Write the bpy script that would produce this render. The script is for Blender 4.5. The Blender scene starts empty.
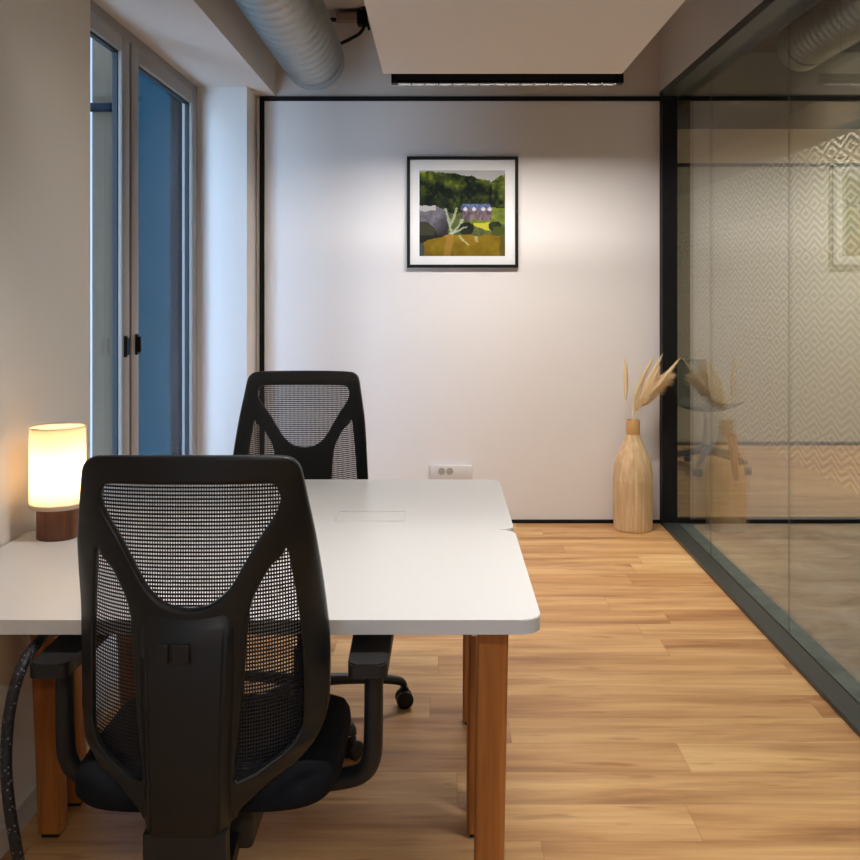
import bpy, bmesh, math, random
from mathutils import Vector, Matrix
random.seed(7)
PI = math.pi
SC = bpy.context.scene
COL = SC.collection
F = 1010.0; H = 1.37

def srgb(r, g, b):
    def c(v):
        v /= 255.0
        return v / 12.92 if v <= 0.04045 else ((v + 0.055) / 1.055) ** 2.4
    return (c(r), c(g), c(b), 1.0)

# ------------------------------------------------------------------ materials
def newmat(name):
    m = bpy.data.materials.new(name); m.use_nodes = True
    nt = m.node_tree
    for n in list(nt.nodes): nt.nodes.remove(n)
    out = nt.nodes.new('ShaderNodeOutputMaterial')
    return m, nt, out
class NB:
    """tiny node builder"""
    def __init__(s, nt): s.nt = nt
    def n(s, t, **k):
        nd = s.nt.nodes.new(t)
        for a, b in k.items(): setattr(nd, a, b)
        return nd
    def link(s, a, b): s.nt.links.new(a, b)
    def put(s, sock, v):
        if hasattr(v, 'is_linked') or isinstance(v, bpy.types.NodeSocket): s.link(v, sock)
        else: sock.default_value = v
    def m(s, op, a, b=None, c=None, clamp=False):
        nd = s.n('ShaderNodeMath', operation=op); nd.use_clamp = clamp
        s.put(nd.inputs[0], a)
        if b is not None: s.put(nd.inputs[1], b)
        if c is not None: s.put(nd.inputs[2], c)
        return nd.outputs[0]
    def mix(s, f, a, b, mode='MIX'):
        nd = s.n('ShaderNodeMix', data_type='RGBA', blend_type=mode)
        s.put(nd.inputs[0], f); s.put(nd.inputs[6], a); s.put(nd.inputs[7], b)
        return nd.outputs[2]
    def coords(s, kind='Object', scale=None, loc=None, rot=None):
        tc = s.n('ShaderNodeTexCoord'); o = tc.outputs[kind]
        if scale or loc or rot:
            mp = s.n('ShaderNodeMapping'); s.link(o, mp.inputs[0])
            if scale: mp.inputs['Scale'].default_value = scale
            if loc: mp.inputs['Location'].default_value = loc
            if rot: mp.inputs['Rotation'].default_value = rot
            o = mp.outputs[0]
        return o
    def noise(s, vec, scale, detail=3, rough=0.5, dist=0.0):
        nd = s.n('ShaderNodeTexNoise'); s.link(vec, nd.inputs['Vector'])
        nd.inputs['Scale'].default_value = scale; nd.inputs['Detail'].default_value = detail
        nd.inputs['Roughness'].default_value = rough; nd.inputs['Distortion'].default_value = dist
        return nd.outputs['Fac']
    def ramp(s, f, stops):
        nd = s.n('ShaderNodeValToRGB'); s.link(f, nd.inputs[0])
        e = nd.color_ramp.elements
        while len(e) < len(stops): e.new(0.5)
        for i, (p, c) in enumerate(stops): e[i].position = p; e[i].color = c
        return nd.outputs[0]
    def bump(s, h, strength=0.2, dist=0.01):
        nd = s.n('ShaderNodeBump'); s.link(h, nd.inputs['Height'])
        nd.inputs['Strength'].default_value = strength; nd.inputs['Distance'].default_value = dist
        return nd.outputs[0]
    def bsdf(s, color, rough=0.5, metal=0.0, spec=0.5, normal=None, **k):
        nd = s.n('ShaderNodeBsdfPrincipled')
        s.put(nd.inputs['Base Color'], color); s.put(nd.inputs['Roughness'], rough)
        nd.inputs['Metallic'].default_value = metal
        nd.inputs['Specular IOR Level'].default_value = spec
        if normal is not None: s.link(normal, nd.inputs['Normal'])
        for a, b in k.items(): s.put(nd.inputs[a], b)
        return nd.outputs[0]

def plain(name, col, rough=0.5, metal=0.0, spec=0.5, bump=0.0, bscale=200, var=0.03):
    m, nt, out = newmat(name); b = NB(nt)
    co = b.coords('Object')
    f = b.noise(co, bscale * 0.05 + 1.5, 3)
    dark = tuple(c * (1 - var * 2) for c in col[:3]) + (1,)
    c = b.mix(f, dark, col)
    nrm = b.bump(b.noise(co, bscale, 2), bump, 0.002) if bump else None
    b.link(b.bsdf(c, rough, metal, spec, nrm), out.inputs[0])
    return m

M = {}
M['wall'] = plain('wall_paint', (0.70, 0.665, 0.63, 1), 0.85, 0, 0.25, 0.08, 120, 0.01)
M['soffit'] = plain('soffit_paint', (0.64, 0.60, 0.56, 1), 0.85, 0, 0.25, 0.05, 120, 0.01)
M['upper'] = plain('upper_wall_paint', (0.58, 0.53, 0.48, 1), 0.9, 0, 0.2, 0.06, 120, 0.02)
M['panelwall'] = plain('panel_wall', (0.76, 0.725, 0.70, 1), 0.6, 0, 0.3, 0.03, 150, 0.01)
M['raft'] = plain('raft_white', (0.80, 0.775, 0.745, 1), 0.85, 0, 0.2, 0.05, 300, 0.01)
M['black'] = plain('black_metal', srgb(20, 20, 20), 0.6, 0, 0.2, 0.03, 300)
M['frame_metal'] = plain('anthracite_frame', srgb(46, 50, 48), 0.42, 0, 0.5, 0.04, 300)
M['plastic'] = plain('black_plastic', (0.007, 0.0078, 0.0085, 1), 0.40, 0, 0.4, 0.12, 900)
M['plastic_soft'] = plain('black_soft_plastic', (0.012, 0.0125, 0.0135, 1), 0.5, 0, 0.4, 0.1, 900)
M['fabric'] = plain('black_fabric', (0.008, 0.009, 0.012, 1), 0.95, 0, 0.15, 0.5, 700)
M['desk'] = plain('white_laminate', (0.70, 0.70, 0.695, 1), 0.34, 0, 0.5, 0.02, 400, 0.004)
M['desk_edge'] = plain('white_edge_band', (0.70, 0.70, 0.69, 1), 0.45, 0, 0.4, 0, 400, 0.01)
M['winframe'] = plain('grey_window_frame', srgb(140, 134, 128), 0.45, 0, 0.5, 0.03, 300)
M['gasket'] = plain('black_gasket', srgb(18, 20, 24), 0.6)
M['baseboard'] = plain('white_baseboard', srgb(205, 200, 196), 0.6)
M['outlet'] = plain('white_outlet_plastic', srgb(212, 208, 204), 0.4)
M['socket_hole'] = plain('socket_recess', srgb(160, 154, 142), 0.6)
M['steel'] = plain('brushed_steel', (0.45, 0.45, 0.45, 1), 0.35, 1.0)
M['white_metal'] = plain('white_metal', (0.7, 0.7, 0.68, 1), 0.4)
M['mat_board'] = plain('mat_board', (0.78, 0.78, 0.77, 1), 0.8)
M['shell'] = plain('grey_shell', srgb(120, 120, 110), 0.6)

def wood(name, c1, c2, c3, axis='Z', rough=0.4, sc=1.0):
    m, nt, out = newmat(name); b = NB(nt)
    s = {'Z': (28, 28, 1.6), 'X': (1.6, 28, 28), 'Y': (28, 1.6, 28)}[axis]
    co = b.coords('Object', scale=tuple(v * sc for v in s))
    f = b.noise(co, 1.0, 5, 0.6, 0.6)
    c = b.ramp(f, [(0.3, c1), (0.5, c2), (0.72, c3)])
    b.link(b.bsdf(c, rough, 0, 0.4, b.bump(f, 0.12, 0.002)), out.inputs[0])
    return m
M['leg_wood'] = wood('orange_beech', srgb(142, 84, 34), srgb(170, 105, 48), srgb(192, 126, 66), 'Z', 0.38)
M['walnut'] = wood('dark_walnut', srgb(62, 34, 20), srgb(88, 52, 34), srgb(108, 68, 46), 'Z', 0.5)

def floor_material(name='oak_planks', dim=1.0):
    m, nt, out = newmat(name); b = NB(nt)
    tc = b.n('ShaderNodeTexCoord')
    sep = b.n('ShaderNodeSeparateXYZ'); b.link(tc.outputs['Object'], sep.inputs[0])
    x, y = sep.outputs[0], sep.outputs[1]
    row = b.m('FLOOR', b.m('DIVIDE', y, 0.178))
    wn = b.n('ShaderNodeTexWhiteNoise', noise_dimensions='1D'); b.link(row, wn.inputs['W'])
    xs = b.m('ADD', x, b.m('MULTIPLY', wn.outputs['Value'], 1.25))
    colm = b.m('FLOOR', b.m('DIVIDE', xs, 1.25))
    cell = b.n('ShaderNodeCombineXYZ'); b.link(row, cell.inputs[0]); b.link(colm, cell.inputs[1])
    w2 = b.n('ShaderNodeTexWhiteNoise', noise_dimensions='2D'); b.link(cell.outputs[0], w2.inputs['Vector'])
    fy = b.m('FRACT', b.m('DIVIDE', y, 0.178)); fx = b.m('FRACT', b.m('DIVIDE', xs, 1.25))
    ey = b.m('MINIMUM', fy, b.m('SUBTRACT', 1.0, fy)); ex = b.m('MINIMUM', fx, b.m('SUBTRACT', 1.0, fx))
    gy = b.m('SUBTRACT', 1.0, b.m('SMOOTH_MIN', b.m('MULTIPLY', ey, 60.0), 1.0, 0.1), clamp=True)
    gx = b.m('SUBTRACT', 1.0, b.m('SMOOTH_MIN', b.m('MULTIPLY', ex, 420.0), 1.0, 0.1), clamp=True)
    gap = b.m('MAXIMUM', gy, gx)
    # grain vector, shifted per plank
    gv = b.n('ShaderNodeCombineXYZ')
    b.link(b.m('MULTIPLY', x, 1.1), gv.inputs[0])
    b.link(b.m('MULTIPLY', y, 9.0), gv.inputs[1])
    b.link(b.m('MULTIPLY', w2.outputs['Value'], 40.0), gv.inputs[2])
    g1 = b.noise(gv.outputs[0], 1.0, 4, 0.55, 0.5)
    gv2 = b.n('ShaderNodeCombineXYZ')
    b.link(b.m('MULTIPLY', x, 5.0), gv2.inputs[0]); b.link(b.m('MULTIPLY', y, 90.0), gv2.inputs[1])
    b.link(b.m('MULTIPLY', w2.outputs['Value'], 17.0), gv2.inputs[2])
    g2 = b.noise(gv2.outputs[0], 1.0, 3, 0.6)
    gv3 = b.n('ShaderNodeCombineXYZ')
    b.link(b.m('MULTIPLY', x, 4.2), gv3.inputs[0]); b.link(b.m('MULTIPLY', y, 22.0), gv3.inputs[1])
    b.link(b.m('MULTIPLY', w2.outputs['Value'], 90.0), gv3.inputs[2])
    g3 = b.noise(gv3.outputs[0], 1.0, 2, 0.5, 0.3)
    base = b.ramp(g1, [(0.26, srgb(150, 110, 74)), (0.42, srgb(188, 148, 102)), (0.54, srgb(208, 170, 120)), (0.70, srgb(224, 190, 140))])
    tone = b.mix(w2.outputs['Value'], srgb(232, 214, 196), srgb(255, 250, 240))
    c = b.mix(1.0, base, tone, 'MULTIPLY')
    fine = b.ramp(g2, [(0.3, (0.86, 0.84, 0.82, 1)), (0.62, (1.03, 1.03, 1.03, 1))])
    c = b.mix(0.8, c, fine, 'MULTIPLY')
    knot = b.ramp(g3, [(0.63, (1, 1, 1, 1)), (0.78, (0.60, 0.48, 0.40, 1))])
    c = b.mix(0.85, c, knot, 'MULTIPLY')
    c = b.mix(b.m('MULTIPLY', gap, 0.28), c, srgb(110, 70, 40))
    nrm = b.bump(b.m('SUBTRACT', b.m('MULTIPLY', g2, 0.3), gap), 0.10, 0.002)
    b.link(b.bsdf(c, b.m('ADD', 0.40, b.m('MULTIPLY', g2, 0.15)), 0, 0.35, nrm), out.inputs[0])
    return m
M['floor'] = floor_material()

def concrete():
    m, nt, out = newmat('concrete_floor'); b = NB(nt)
    co = b.coords('Object'); co2 = b.coords('Object', scale=(1.5, 2.0, 1))
    f = b.noise(co2, 2.2, 6, 0.6, 0.6); g = b.noise(co, 30, 3)
    c = b.ramp(f, [(0.33, srgb(104, 102, 98)), (0.5, srgb(136, 133, 127)), (0.66, srgb(160, 157, 150))])
    c = b.mix(0.25, c, b.ramp(g, [(0.3, (0.75, 0.75, 0.75, 1)), (0.7, (1.1, 1.1, 1.1, 1))]), 'MULTIPLY')
    b.link(b.bsdf(c, 0.55, 0, 0.3, b.bump(g, 0.05, 0.003)), out.inputs[0])
    return m
M['concrete'] = concrete()

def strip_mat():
    m, nt, out = newmat('grey_green_strip'); b = NB(nt)
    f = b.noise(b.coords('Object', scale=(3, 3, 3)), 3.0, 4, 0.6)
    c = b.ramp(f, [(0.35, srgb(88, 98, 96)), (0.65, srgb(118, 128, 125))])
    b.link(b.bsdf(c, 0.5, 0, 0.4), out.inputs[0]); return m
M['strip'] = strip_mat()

def glass(name, tint=(0.93, 0.96, 0.94, 1), k=1.0, f0=0.04):
    m, nt, out = newmat(name); b = NB(nt)
    geo = b.n('ShaderNodeNewGeometry')
    dt = b.n('ShaderNodeVectorMath', operation='DOT_PRODUCT')
    b.link(geo.outputs['Normal'], dt.inputs[0]); b.link(geo.outputs['Incoming'], dt.inputs[1])
    c = b.m('ABSOLUTE', dt.outputs['Value'])
    p = b.m('POWER', b.m('SUBTRACT', 1.0, c, clamp=True), 5.0)
    fac = b.m('MULTIPLY', b.m('ADD', f0, b.m('MULTIPLY', p, 1 - f0)), k, clamp=True)
    tr = b.n('ShaderNodeBsdfTransparent'); tr.inputs[0].default_value = tint
    gl = b.n('ShaderNodeBsdfGlossy'); gl.inputs['Roughness'].default_value = 0.0
    gl.inputs['Color'].default_value = (1, 1, 1, 1)
    mx = b.n('ShaderNodeMixShader'); b.link(fac, mx.inputs[0]); b.link(tr.outputs[0], mx.inputs[1]); b.link(gl.outputs[0], mx.inputs[2])
    b.link(mx.outputs[0], out.inputs[0]); return m
M['glass'] = glass('clear_partition_glass', (0.905, 0.925, 0.91, 1), 0.9)
M['glass_back'] = glass('corridor_end_glass', (0.88, 0.91, 0.885, 1), 1.0, 0.14)
M['glass_window'] = glass('window_glass', (0.90, 0.95, 0.98, 1), 0.22)

def mesh_fabric():
    """woven chair mesh: open holes between black threads, in the panel's own x / z"""
    m, nt, out = newmat('chair_mesh'); b = NB(nt)
    sep = b.n('ShaderNodeSeparateXYZ'); b.link(b.coords('Object'), sep.inputs[0])
    u = b.m('FRACT', b.m('DIVIDE', b.m('ADD', sep.outputs[0], 5.0), 0.0045))
    v = b.m('FRACT', b.m('DIVIDE', b.m('ADD', sep.outputs[2], 5.0), 0.0066))
    hu = b.m('GREATER_THAN', u, 0.44); hv = b.m('GREATER_THAN', v, 0.50)
    hole = b.m('MULTIPLY', hu, hv)
    tr = b.n('ShaderNodeBsdfTransparent')
    th = b.bsdf((0.014, 0.014, 0.016, 1), 0.7, 0, 0.3)
    mx = b.n('ShaderNodeMixShader'); b.link(hole, mx.inputs[0]); b.link(th, mx.inputs[1]); b.link(tr.outputs[0], mx.inputs[2])
    b.link(mx.outputs[0], out.inputs[0]); return m
M['mesh'] = mesh_fabric()

def galvanised(name, col, rough):
    m, nt, out = newmat(name); b = NB(nt)
    co = b.coords('Object')
    vo = b.n('ShaderNodeTexVoronoi'); b.link(co, vo.inputs['Vector']); vo.inputs['Scale'].default_value = 60
    f = b.noise(co, 9, 4)
    c = b.mix(b.m('MULTIPLY', f, 0.8), col, tuple(v * 0.72 for v in col[:3]) + (1,))
    r = b.m('ADD', rough, b.m('MULTIPLY', vo.outputs['Distance'], 0.15))
    b.link(b.bsdf(c, r, 0.85, 0.5), out.inputs[0]); return m
M['duct'] = galvanised('galvanised_steel', (0.40, 0.42, 0.415, 1), 0.38)
M['duct_dark'] = galvanised('dull_steel', (0.34, 0.35, 0.32, 1), 0.34)

def film():
    """glass wall film: pale chevrons stacked in columns on grey green"""
    m, nt, out = newmat('chevron_film'); b = NB(nt)
    sep = b.n('ShaderNodeSeparateXYZ'); b.link(b.coords('Object'), sep.inputs[0])
    y, z = sep.outputs[1], sep.outputs[2]
    per = 0.33
    fy = b.m('FRACT', b.m('DIVIDE', b.m('ADD', y, 20.0), per))
    tri = b.m('ABSOLUTE', b.m('SUBTRACT', b.m('MULTIPLY', fy, 2.0), 1.0))         # 0..1
    # every third of a metre the direction is mirrored for one short band, which makes the diamonds
    fz = b.m('FRACT', b.m('DIVIDE', b.m('ADD', z, 0.05), 0.336))
    flip = b.m('GREATER_THAN', fz, 0.834)
    t2 = b.m('ABSOLUTE', b.m('SUBTRACT', tri, flip))
    h = b.m('ADD', z, b.m('MULTIPLY', t2, 0.078))
    fr = b.m('FRACT', b.m('DIVIDE', b.m('ADD', h, 1.0), 0.056))
    line = b.m('GREATER_THAN', fr, 0.62)
    ex = b.m('ABSOLUTE', b.m('SUBTRACT', b.m('ABSOLUTE', b.m('SUBTRACT', fy, 0.5)), 0.25))
    seam = b.m('GREATER_THAN', ex, 0.015)
    line = b.m('MULTIPLY', line, b.m('LESS_THAN', z, 2.40))
    c = b.mix(line, srgb(74, 84, 76), srgb(240, 242, 236))
    b.link(b.bsdf(c, 0.5, 0, 0.4), out.inputs[0]); return m
M['film'] = film()

def emission(name, col, strength):
    m, nt, out = newmat(name)
    e = nt.nodes.new('ShaderNodeEmission'); e.inputs[0].default_value = col; e.inputs[1].default_value = strength
    nt.links.new(e.outputs[0], out.inputs[0]); return m

# ------------------------------------------------------------------ object helpers
def finish(name, bm, mat, parent=None, smooth=False, loc=None, rot=None):
    me = bpy.data.meshes.new(name)
    bmesh.ops.recalc_face_normals(bm, faces=bm.faces)
    bm.to_mesh(me); bm.free()
    if isinstance(mat, (list, tuple)):
        for k in mat: me.materials.append(k)
    else: me.materials.append(mat)
    if smooth:
        for p in me.polygons: p.use_smooth = True
        if smooth == 'auto':
            bm2 = bmesh.new(); bm2.from_mesh(me)
            for e in bm2.edges:
                if len(e.link_faces) == 2 and e.calc_face_angle(0) > math.radians(38): e.smooth = False
            bm2.to_mesh(me); bm2.free()
    o = bpy.data.objects.new(name, me); COL.objects.link(o)
    if parent is not None: o.parent = parent
    if loc: o.location = loc
    if rot: o.rotation_euler = rot
    return o
def tag(o, label=None, cat=None, group=None, kind=None):
    if label: o['label'] = label
    if cat: o['category'] = cat
    if group: o['group'] = group
    if kind: o['kind'] = kind
    return o
def thing(name, label, cat, loc=(0, 0, 0), rz=0, group=None):
    o = bpy.data.objects.new(name, None); COL.objects.link(o)
    o.empty_display_size = 0.1; o.location = loc; o.rotation_euler = (0, 0, rz)
    return tag(o, label, cat, group)
def struct(name, bm, mat, label=None, smooth=False):
    o = finish(name, bm, mat, None, smooth); o['kind'] = 'structure'
    if label: o['label'] = label
    return o
def add_box(bm, x0, x1, y0, y1, z0, z1, bevel=0.0, seg=2, mi=0):
    r = bmesh.ops.create_cube(bm, size=1.0)
    vs = r['verts']
    for v in vs:
        v.co = Vector(((x0 + x1) / 2 + v.co.x * (x1 - x0), (y0 + y1) / 2 + v.co.y * (y1 - y0), (z0 + z1) / 2 + v.co.z * (z1 - z0)))
    fs = list({f for v in vs for f in v.link_faces})
    for f in fs: f.material_index = mi
    if bevel > 0:
        es = list({e for v in vs for e in v.link_edges})
        bmesh.ops.bevel(bm, geom=es, offset=bevel, segments=seg, profile=0.5, affect='EDGES')
    return vs
def box(x0, x1, y0, y1, z0, z1, bevel=0.0, seg=2):
    bm = bmesh.new(); add_box(bm, x0, x1, y0, y1, z0, z1, bevel, seg); return bm
def add_lathe(bm, prof, n=48, c=(0, 0, 0), rfun=None, cap=True):
    rings = []
    for (r, z) in prof:
        ring = []
        for i in range(n):
            a = 2 * PI * i / n
            rr = rfun(r, z, a) if rfun else r
            ring.append(bm.verts.new((c[0] + rr * math.cos(a), c[1] + rr * math.sin(a), c[2] + z)))
        rings.append(ring)
    for a, b2 in zip(rings, rings[1:]):
        for i in range(n): bm.faces.new((a[i], a[(i + 1) % n], b2[(i + 1) % n], b2[i]))
    if cap:
        bm.faces.new(list(reversed(rings[0]))); bm.faces.new(rings[-1])
def catmull(pts, sub=8):
    P = [Vector(p) for p in pts]; P = [2 * P[0] - P[1]] + P + [2 * P[-1] - P[-2]]
    out = []
    for i in range(1, len(P) - 2):
        for k in range(sub):
            t = k / sub
            a, b, c, d = P[i - 1], P[i], P[i + 1], P[i + 2]
            out.append(0.5 * ((2 * b) + (c - a) * t + (2 * a - 5 * b + 4 * c - d) * t * t + (3 * b - a - 3 * c + d) * t ** 3))
    out.append(P[-2]); return out
def add_tube(bm, pts, r, n=12, cap=True, flat=None):
    """tube along points; r number or function(i/len); flat = (ax, az) squash of the section"""
    pts = [Vector(p) for p in pts]; rings = []
    up = Vector((0, 0, 1)); side_prev = None
    for i, p in enumerate(pts):
        d = (pts[min(i + 1, len(pts) - 1)] - pts[max(i - 1, 0)]).normalized()
        s = d.cross(up) if side_prev is None else side_prev - d * side_prev.dot(d)
        if s.length < 1e-4: s = d.cross(Vector((0, 1, 0)))
        s.normalize(); side_prev = s; t = s.cross(d).normalized()
        rr = r(i / max(1, len(pts) - 1)) if callable(r) else r
        fa, fb = flat or (1, 1)
        rings.append([bm.verts.new(p + s * (math.cos(2 * PI * k / n) * rr * fa) + t * (math.sin(2 * PI * k / n) * rr * fb)) for k in range(n)])
    for a, b in zip(rings, rings[1:]):
        for k in range(n): bm.faces.new((a[k], a[(k + 1) % n], b[(k + 1) % n], b[k]))
    if cap: bm.faces.new(rings[0]); bm.faces.new(list(reversed(rings[-1])))
def tube(pts, r, n=12, **k):
    bm = bmesh.new(); add_tube(bm, pts, r, n, **k); return bm
def rot_bm(bm, M4): bmesh.ops.transform(bm, matrix=M4, verts=bm.verts); return bm
def hand_to(o, loc, rz): o.location = loc; o.rotation_euler = (0, 0, rz)

# ------------------------------------------------------------------ positions
D = 5.84                     # back wall
XL = -1.06; XW = -1.335      # left wall face, window plane
XG = 1.275                   # partition frame, room side
ZC = 2.96; ZT = 2.453         # ceiling, trim height
YN = -2.2                    # wall behind the camera
XC = 2.76                    # corridor side wall
DF = 8.69                    # far wall of the next room

# ---- room shell
struct('floor', box(-1.62, XG + 0.034, YN - 0.1, D + 0.1, -0.10, 0.0), M['floor'], 'light oak plank floor')
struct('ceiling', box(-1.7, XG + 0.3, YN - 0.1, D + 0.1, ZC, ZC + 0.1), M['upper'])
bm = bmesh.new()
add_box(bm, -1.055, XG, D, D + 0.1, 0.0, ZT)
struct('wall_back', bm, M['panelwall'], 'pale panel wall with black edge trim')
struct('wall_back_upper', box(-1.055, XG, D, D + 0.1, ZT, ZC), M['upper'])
bm = bmesh.new()
add_box(bm, -1.482, XL, 0.0, 3.07, 0.0, 2.47); add_box(bm, -1.482, XL, YN, -1.3, 0.0, 2.47); add_box(bm, -1.482, XL, -1.3, 0.0, 0.0, 0.5)
struct('wall_left', bm, M['wall'])
bm = bmesh.new()
for a, b_, c, d in ((-1.3, -1.22, .5, 2.47), (-.08, 0, .5, 2.47), (-1.22, -.08, .5, .58), (-1.22, -.08, 2.39, 2.47)): add_box(bm, XW - .05, XW, a, b_, c, d)
w4 = struct('fill_window', bm, M['winframe'], 'unseen grey framed window added behind the camera for fill light')  # window and its opening are added, unseen, to let in fill light
struct('wall_left_end', box(XW, XL, 5.57, D + 0.1, 0.0, 2.47), M['wall'])
struct('wall_behind', box(XL - 0.1, XG + 0.1, YN - 0.1, YN, 0.0, ZC), M['wall'])
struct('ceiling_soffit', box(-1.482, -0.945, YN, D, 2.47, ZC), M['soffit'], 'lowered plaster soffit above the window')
struct('baseboard_left', box(XL, XL + 0.014, YN, 3.05, 0.0, 0.072, 0.002), M['baseboard'])
struct('baseboard_back', box(-1.036, XG, D - 0.012, D, 0.0, 0.020, 0.001), M['black'])
bm = bmesh.new()
add_box(bm, -1.036, -1.009, D - 0.012, D, 0.020, ZT - 0.012)
add_box(bm, -1.036, XG, D - 0.012, D, ZT - 0.014, ZT + 0.012)
struct('trim_1', bm, M['black'], 'thin black trim around the back wall')
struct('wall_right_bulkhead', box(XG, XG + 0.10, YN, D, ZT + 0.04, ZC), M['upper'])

# ---- window in the left recess
WT = 2.47; WB = 0.06
win = box(XW - 0.07, XW, 3.07, 3.12, WB, WT, 0.002)
add_box(win, XW - 0.07, XW, 5.52, 5.57, WB, WT, 0.002)
add_box(win, XW - 0.07, XW, 3.12, 5.52, WT - 0.05, WT, 0.002)
add_box(win, XW - 0.07, XW, 3.12, 5.52, WB, WB + 0.05, 0.002)
winf = struct('window_1', win, M['winframe'], 'tall grey framed double window')
finish('pane', box(XW - .03, XW - .02, -1.22, -.08, .58, 2.39), M['glass_window'], w4)
def sash(y0, y1, name):
    b = bmesh.new(); t = 0.052; x0, x1 = XW - 0.028, XW + 0.012; w = 0.105
    add_box(b, x0, x1, y0, y0 + w, WB + .05, WT - t, 0.003); add_box(b, x0, x1, y1 - w, y1, WB + .05, WT - t, 0.003)
    add_box(b, x0, x1, y0 + w, y1 - w, WT - t - 0.065, WT - t, 0.003); add_box(b, x0, x1, y0 + w, y1 - w, WB + .05, WB + .13, 0.003)
    s = finish('sash', b, M['winframe'], winf, True and 'auto')
    g = bmesh.new(); gx0, gx1 = x0 + 0.002, x0 + 0.014
    add_box(g, gx0 - .001, x1 - .018, y0 + w, y0 + w + .008, WB + .13, WT - t - .065)
    add_box(g, gx0 - .001, x1 - .018, y1 - w - .008, y1 - w, WB + .13, WT - t - .065)
    add_box(g, gx0 - .001, x1 - .018, y0 + w, y1 - w, WT - t - .075, WT - t - .065)
    finish('gasket', g, M['gasket'], s)
    finish('pane', box(gx0, gx1, y0 + w, y1 - w, WB + .13, WT - t - .065), M['glass_window'], s)
    return s
sA = sash(3.12, 4.320, 'a'); sB = sash(4.348, 5.52, 'b')
finish('seam_gasket', box(XW - 0.028, XW + 0.004, 4.320, 4.348, WB + .05, WT - .052), M['gasket'], winf)
for yy, s in ((4.255, sA), (4.41, sB)):
    b = bmesh.new(); add_box(b, XW + .012, XW + .02, yy - .014, yy + .014, 1.07, 1.16, 0.003)
    add_box(b, XW + .02, XW + .034, yy - .008, yy + .008, 1.08, 1.15, 0.003)
    tag(finish('handle', b, M['black'], s), 'small black sash handle')
struct('wall_recess_sill', box(-1.482, XL, 3.07, 5.57, -0.02, WB), M['wall'])
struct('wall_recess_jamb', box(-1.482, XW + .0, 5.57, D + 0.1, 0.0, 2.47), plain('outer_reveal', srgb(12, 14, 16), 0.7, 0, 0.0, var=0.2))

# ---- outside the window
t = thing('neighbour_building', 'teal painted building front seen through the right window sash', 'building', (-2.8, 9.4, 0))
finish('facade', box(-0.15, 0.54, 0, 3.0, -1.0, 4.2), plain('teal_facade', srgb(0, 46, 56), 0.6, 0, 0.0, var=0.2), t)
finish('dark_pier', box(0.54, 0.82, -0.1, 3.0, -1.0, 4.2), plain('dark_facade', srgb(18, 16, 16), 0.7, 0, 0.0, var=0.2), t)
t = thing('opposite_building', 'dark building across the street from the window', 'building', (-5.2, 3.6, 0))
finish('facade', box(-1.0, 1.0, -4.2, 4.8, -3.0, 9.0), plain('opposite_facade', srgb(60, 58, 56), 0.85, 0, 0.0, var=.1), t)
t = thing('concrete_building', 'grey concrete building edge seen through the left window sash', 'building', (-4.5, 12.0, 0))
finish('facade', box(0.38, 1.15, 0, 3.0, -2.0, 6.0), plain('grey_facade', srgb(84, 72, 58), 0.8, 0, 0.0, var=0.1), t)
finish('balcony_band', box(0.36, 1.15, -0.15, 0, 3.44, 3.52), plain('dark_band', srgb(12, 20, 30), 0.8, 0, 0.0), t)

# ---- glass partition on the right: frame and panes
pf = bmesh.new()
add_box(pf, XG, XG + 0.090, YN, D - 0.08, 0.0, 0.020, 0.003)               # base rail
add_box(pf, XG, XG + 0.10, YN, D, ZT, ZT + 0.04, 0.003)                    # head rail
part = struct('window_2', pf, M['frame_metal'], 'anthracite framed full height glass partition')
finish('corner_post', box(XG, XG + 0.086, D - 0.08, D, 0.0, ZT + .03, 0.002), M['black'], part)
joints = [-2.15, -0.68, 0.47, 1.62, 2.77, 3.92, 5.05, D - 0.08]
GX = XG + 0.079
for a, b in zip(joints, joints[1:]):
    finish('pane', box(GX, GX + 0.010, a + 0.0009, b - 0.0009, 0.020, ZT), M['glass'], part)
jb = bmesh.new()
for j in joints[1:-1]: add_box(jb, GX + .004, GX + 0.006, j - 0.0009, j + 0.0009, 0.020, ZT)
finish('silicone_joint', jb, plain('grey_silicone', srgb(120, 124, 116), 0.5), part)

# ---- corridor
struct('floor_corridor', box(XG + 0.034, XC + 0.1, YN - 0.1, D + 0.03, -0.10, 0.0), M['concrete'], 'mottled concrete corridor floor')
struct('trim_2', box(XG + 0.091, XG + 0.178, YN, D - 0.05, 0.0, 0.003), M['strip'], 'grey green floor strip along the partition')  # flat grey green band on the floor beside the base rail
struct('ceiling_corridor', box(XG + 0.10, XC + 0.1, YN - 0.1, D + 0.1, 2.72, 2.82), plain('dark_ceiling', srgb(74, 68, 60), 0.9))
struct('wall_corridor_right', box(XC, XC + 0.1, YN, D, 0.0, 2.47), M['film'], 'grey green glass wall with pale chevron film')
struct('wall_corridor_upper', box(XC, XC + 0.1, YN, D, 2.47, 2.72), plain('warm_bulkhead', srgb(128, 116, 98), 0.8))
struct('wall_corridor_behind', box(XG + .1, XC, YN - .1, YN, 0.0, 2.72), M['wall'])
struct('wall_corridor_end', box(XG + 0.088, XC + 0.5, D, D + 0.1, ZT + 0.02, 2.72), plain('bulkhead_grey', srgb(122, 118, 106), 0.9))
ef = bmesh.new()
add_box(ef, XG + .088, XC, D - 0.02, D + 0.03, 0.0, 0.03, 0.002)
add_box(ef, XG + .088, XC, D - 0.02, D + 0.03, ZT - .012, ZT + .02, 0.002)
endf = struct('window_3', ef, M['black'], 'black framed glass partition at the corridor end')
finish('pane', box(XG + .088, XC, D, D + 0.010, 0.03, ZT - .012), M['glass_back'], endf)

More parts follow.
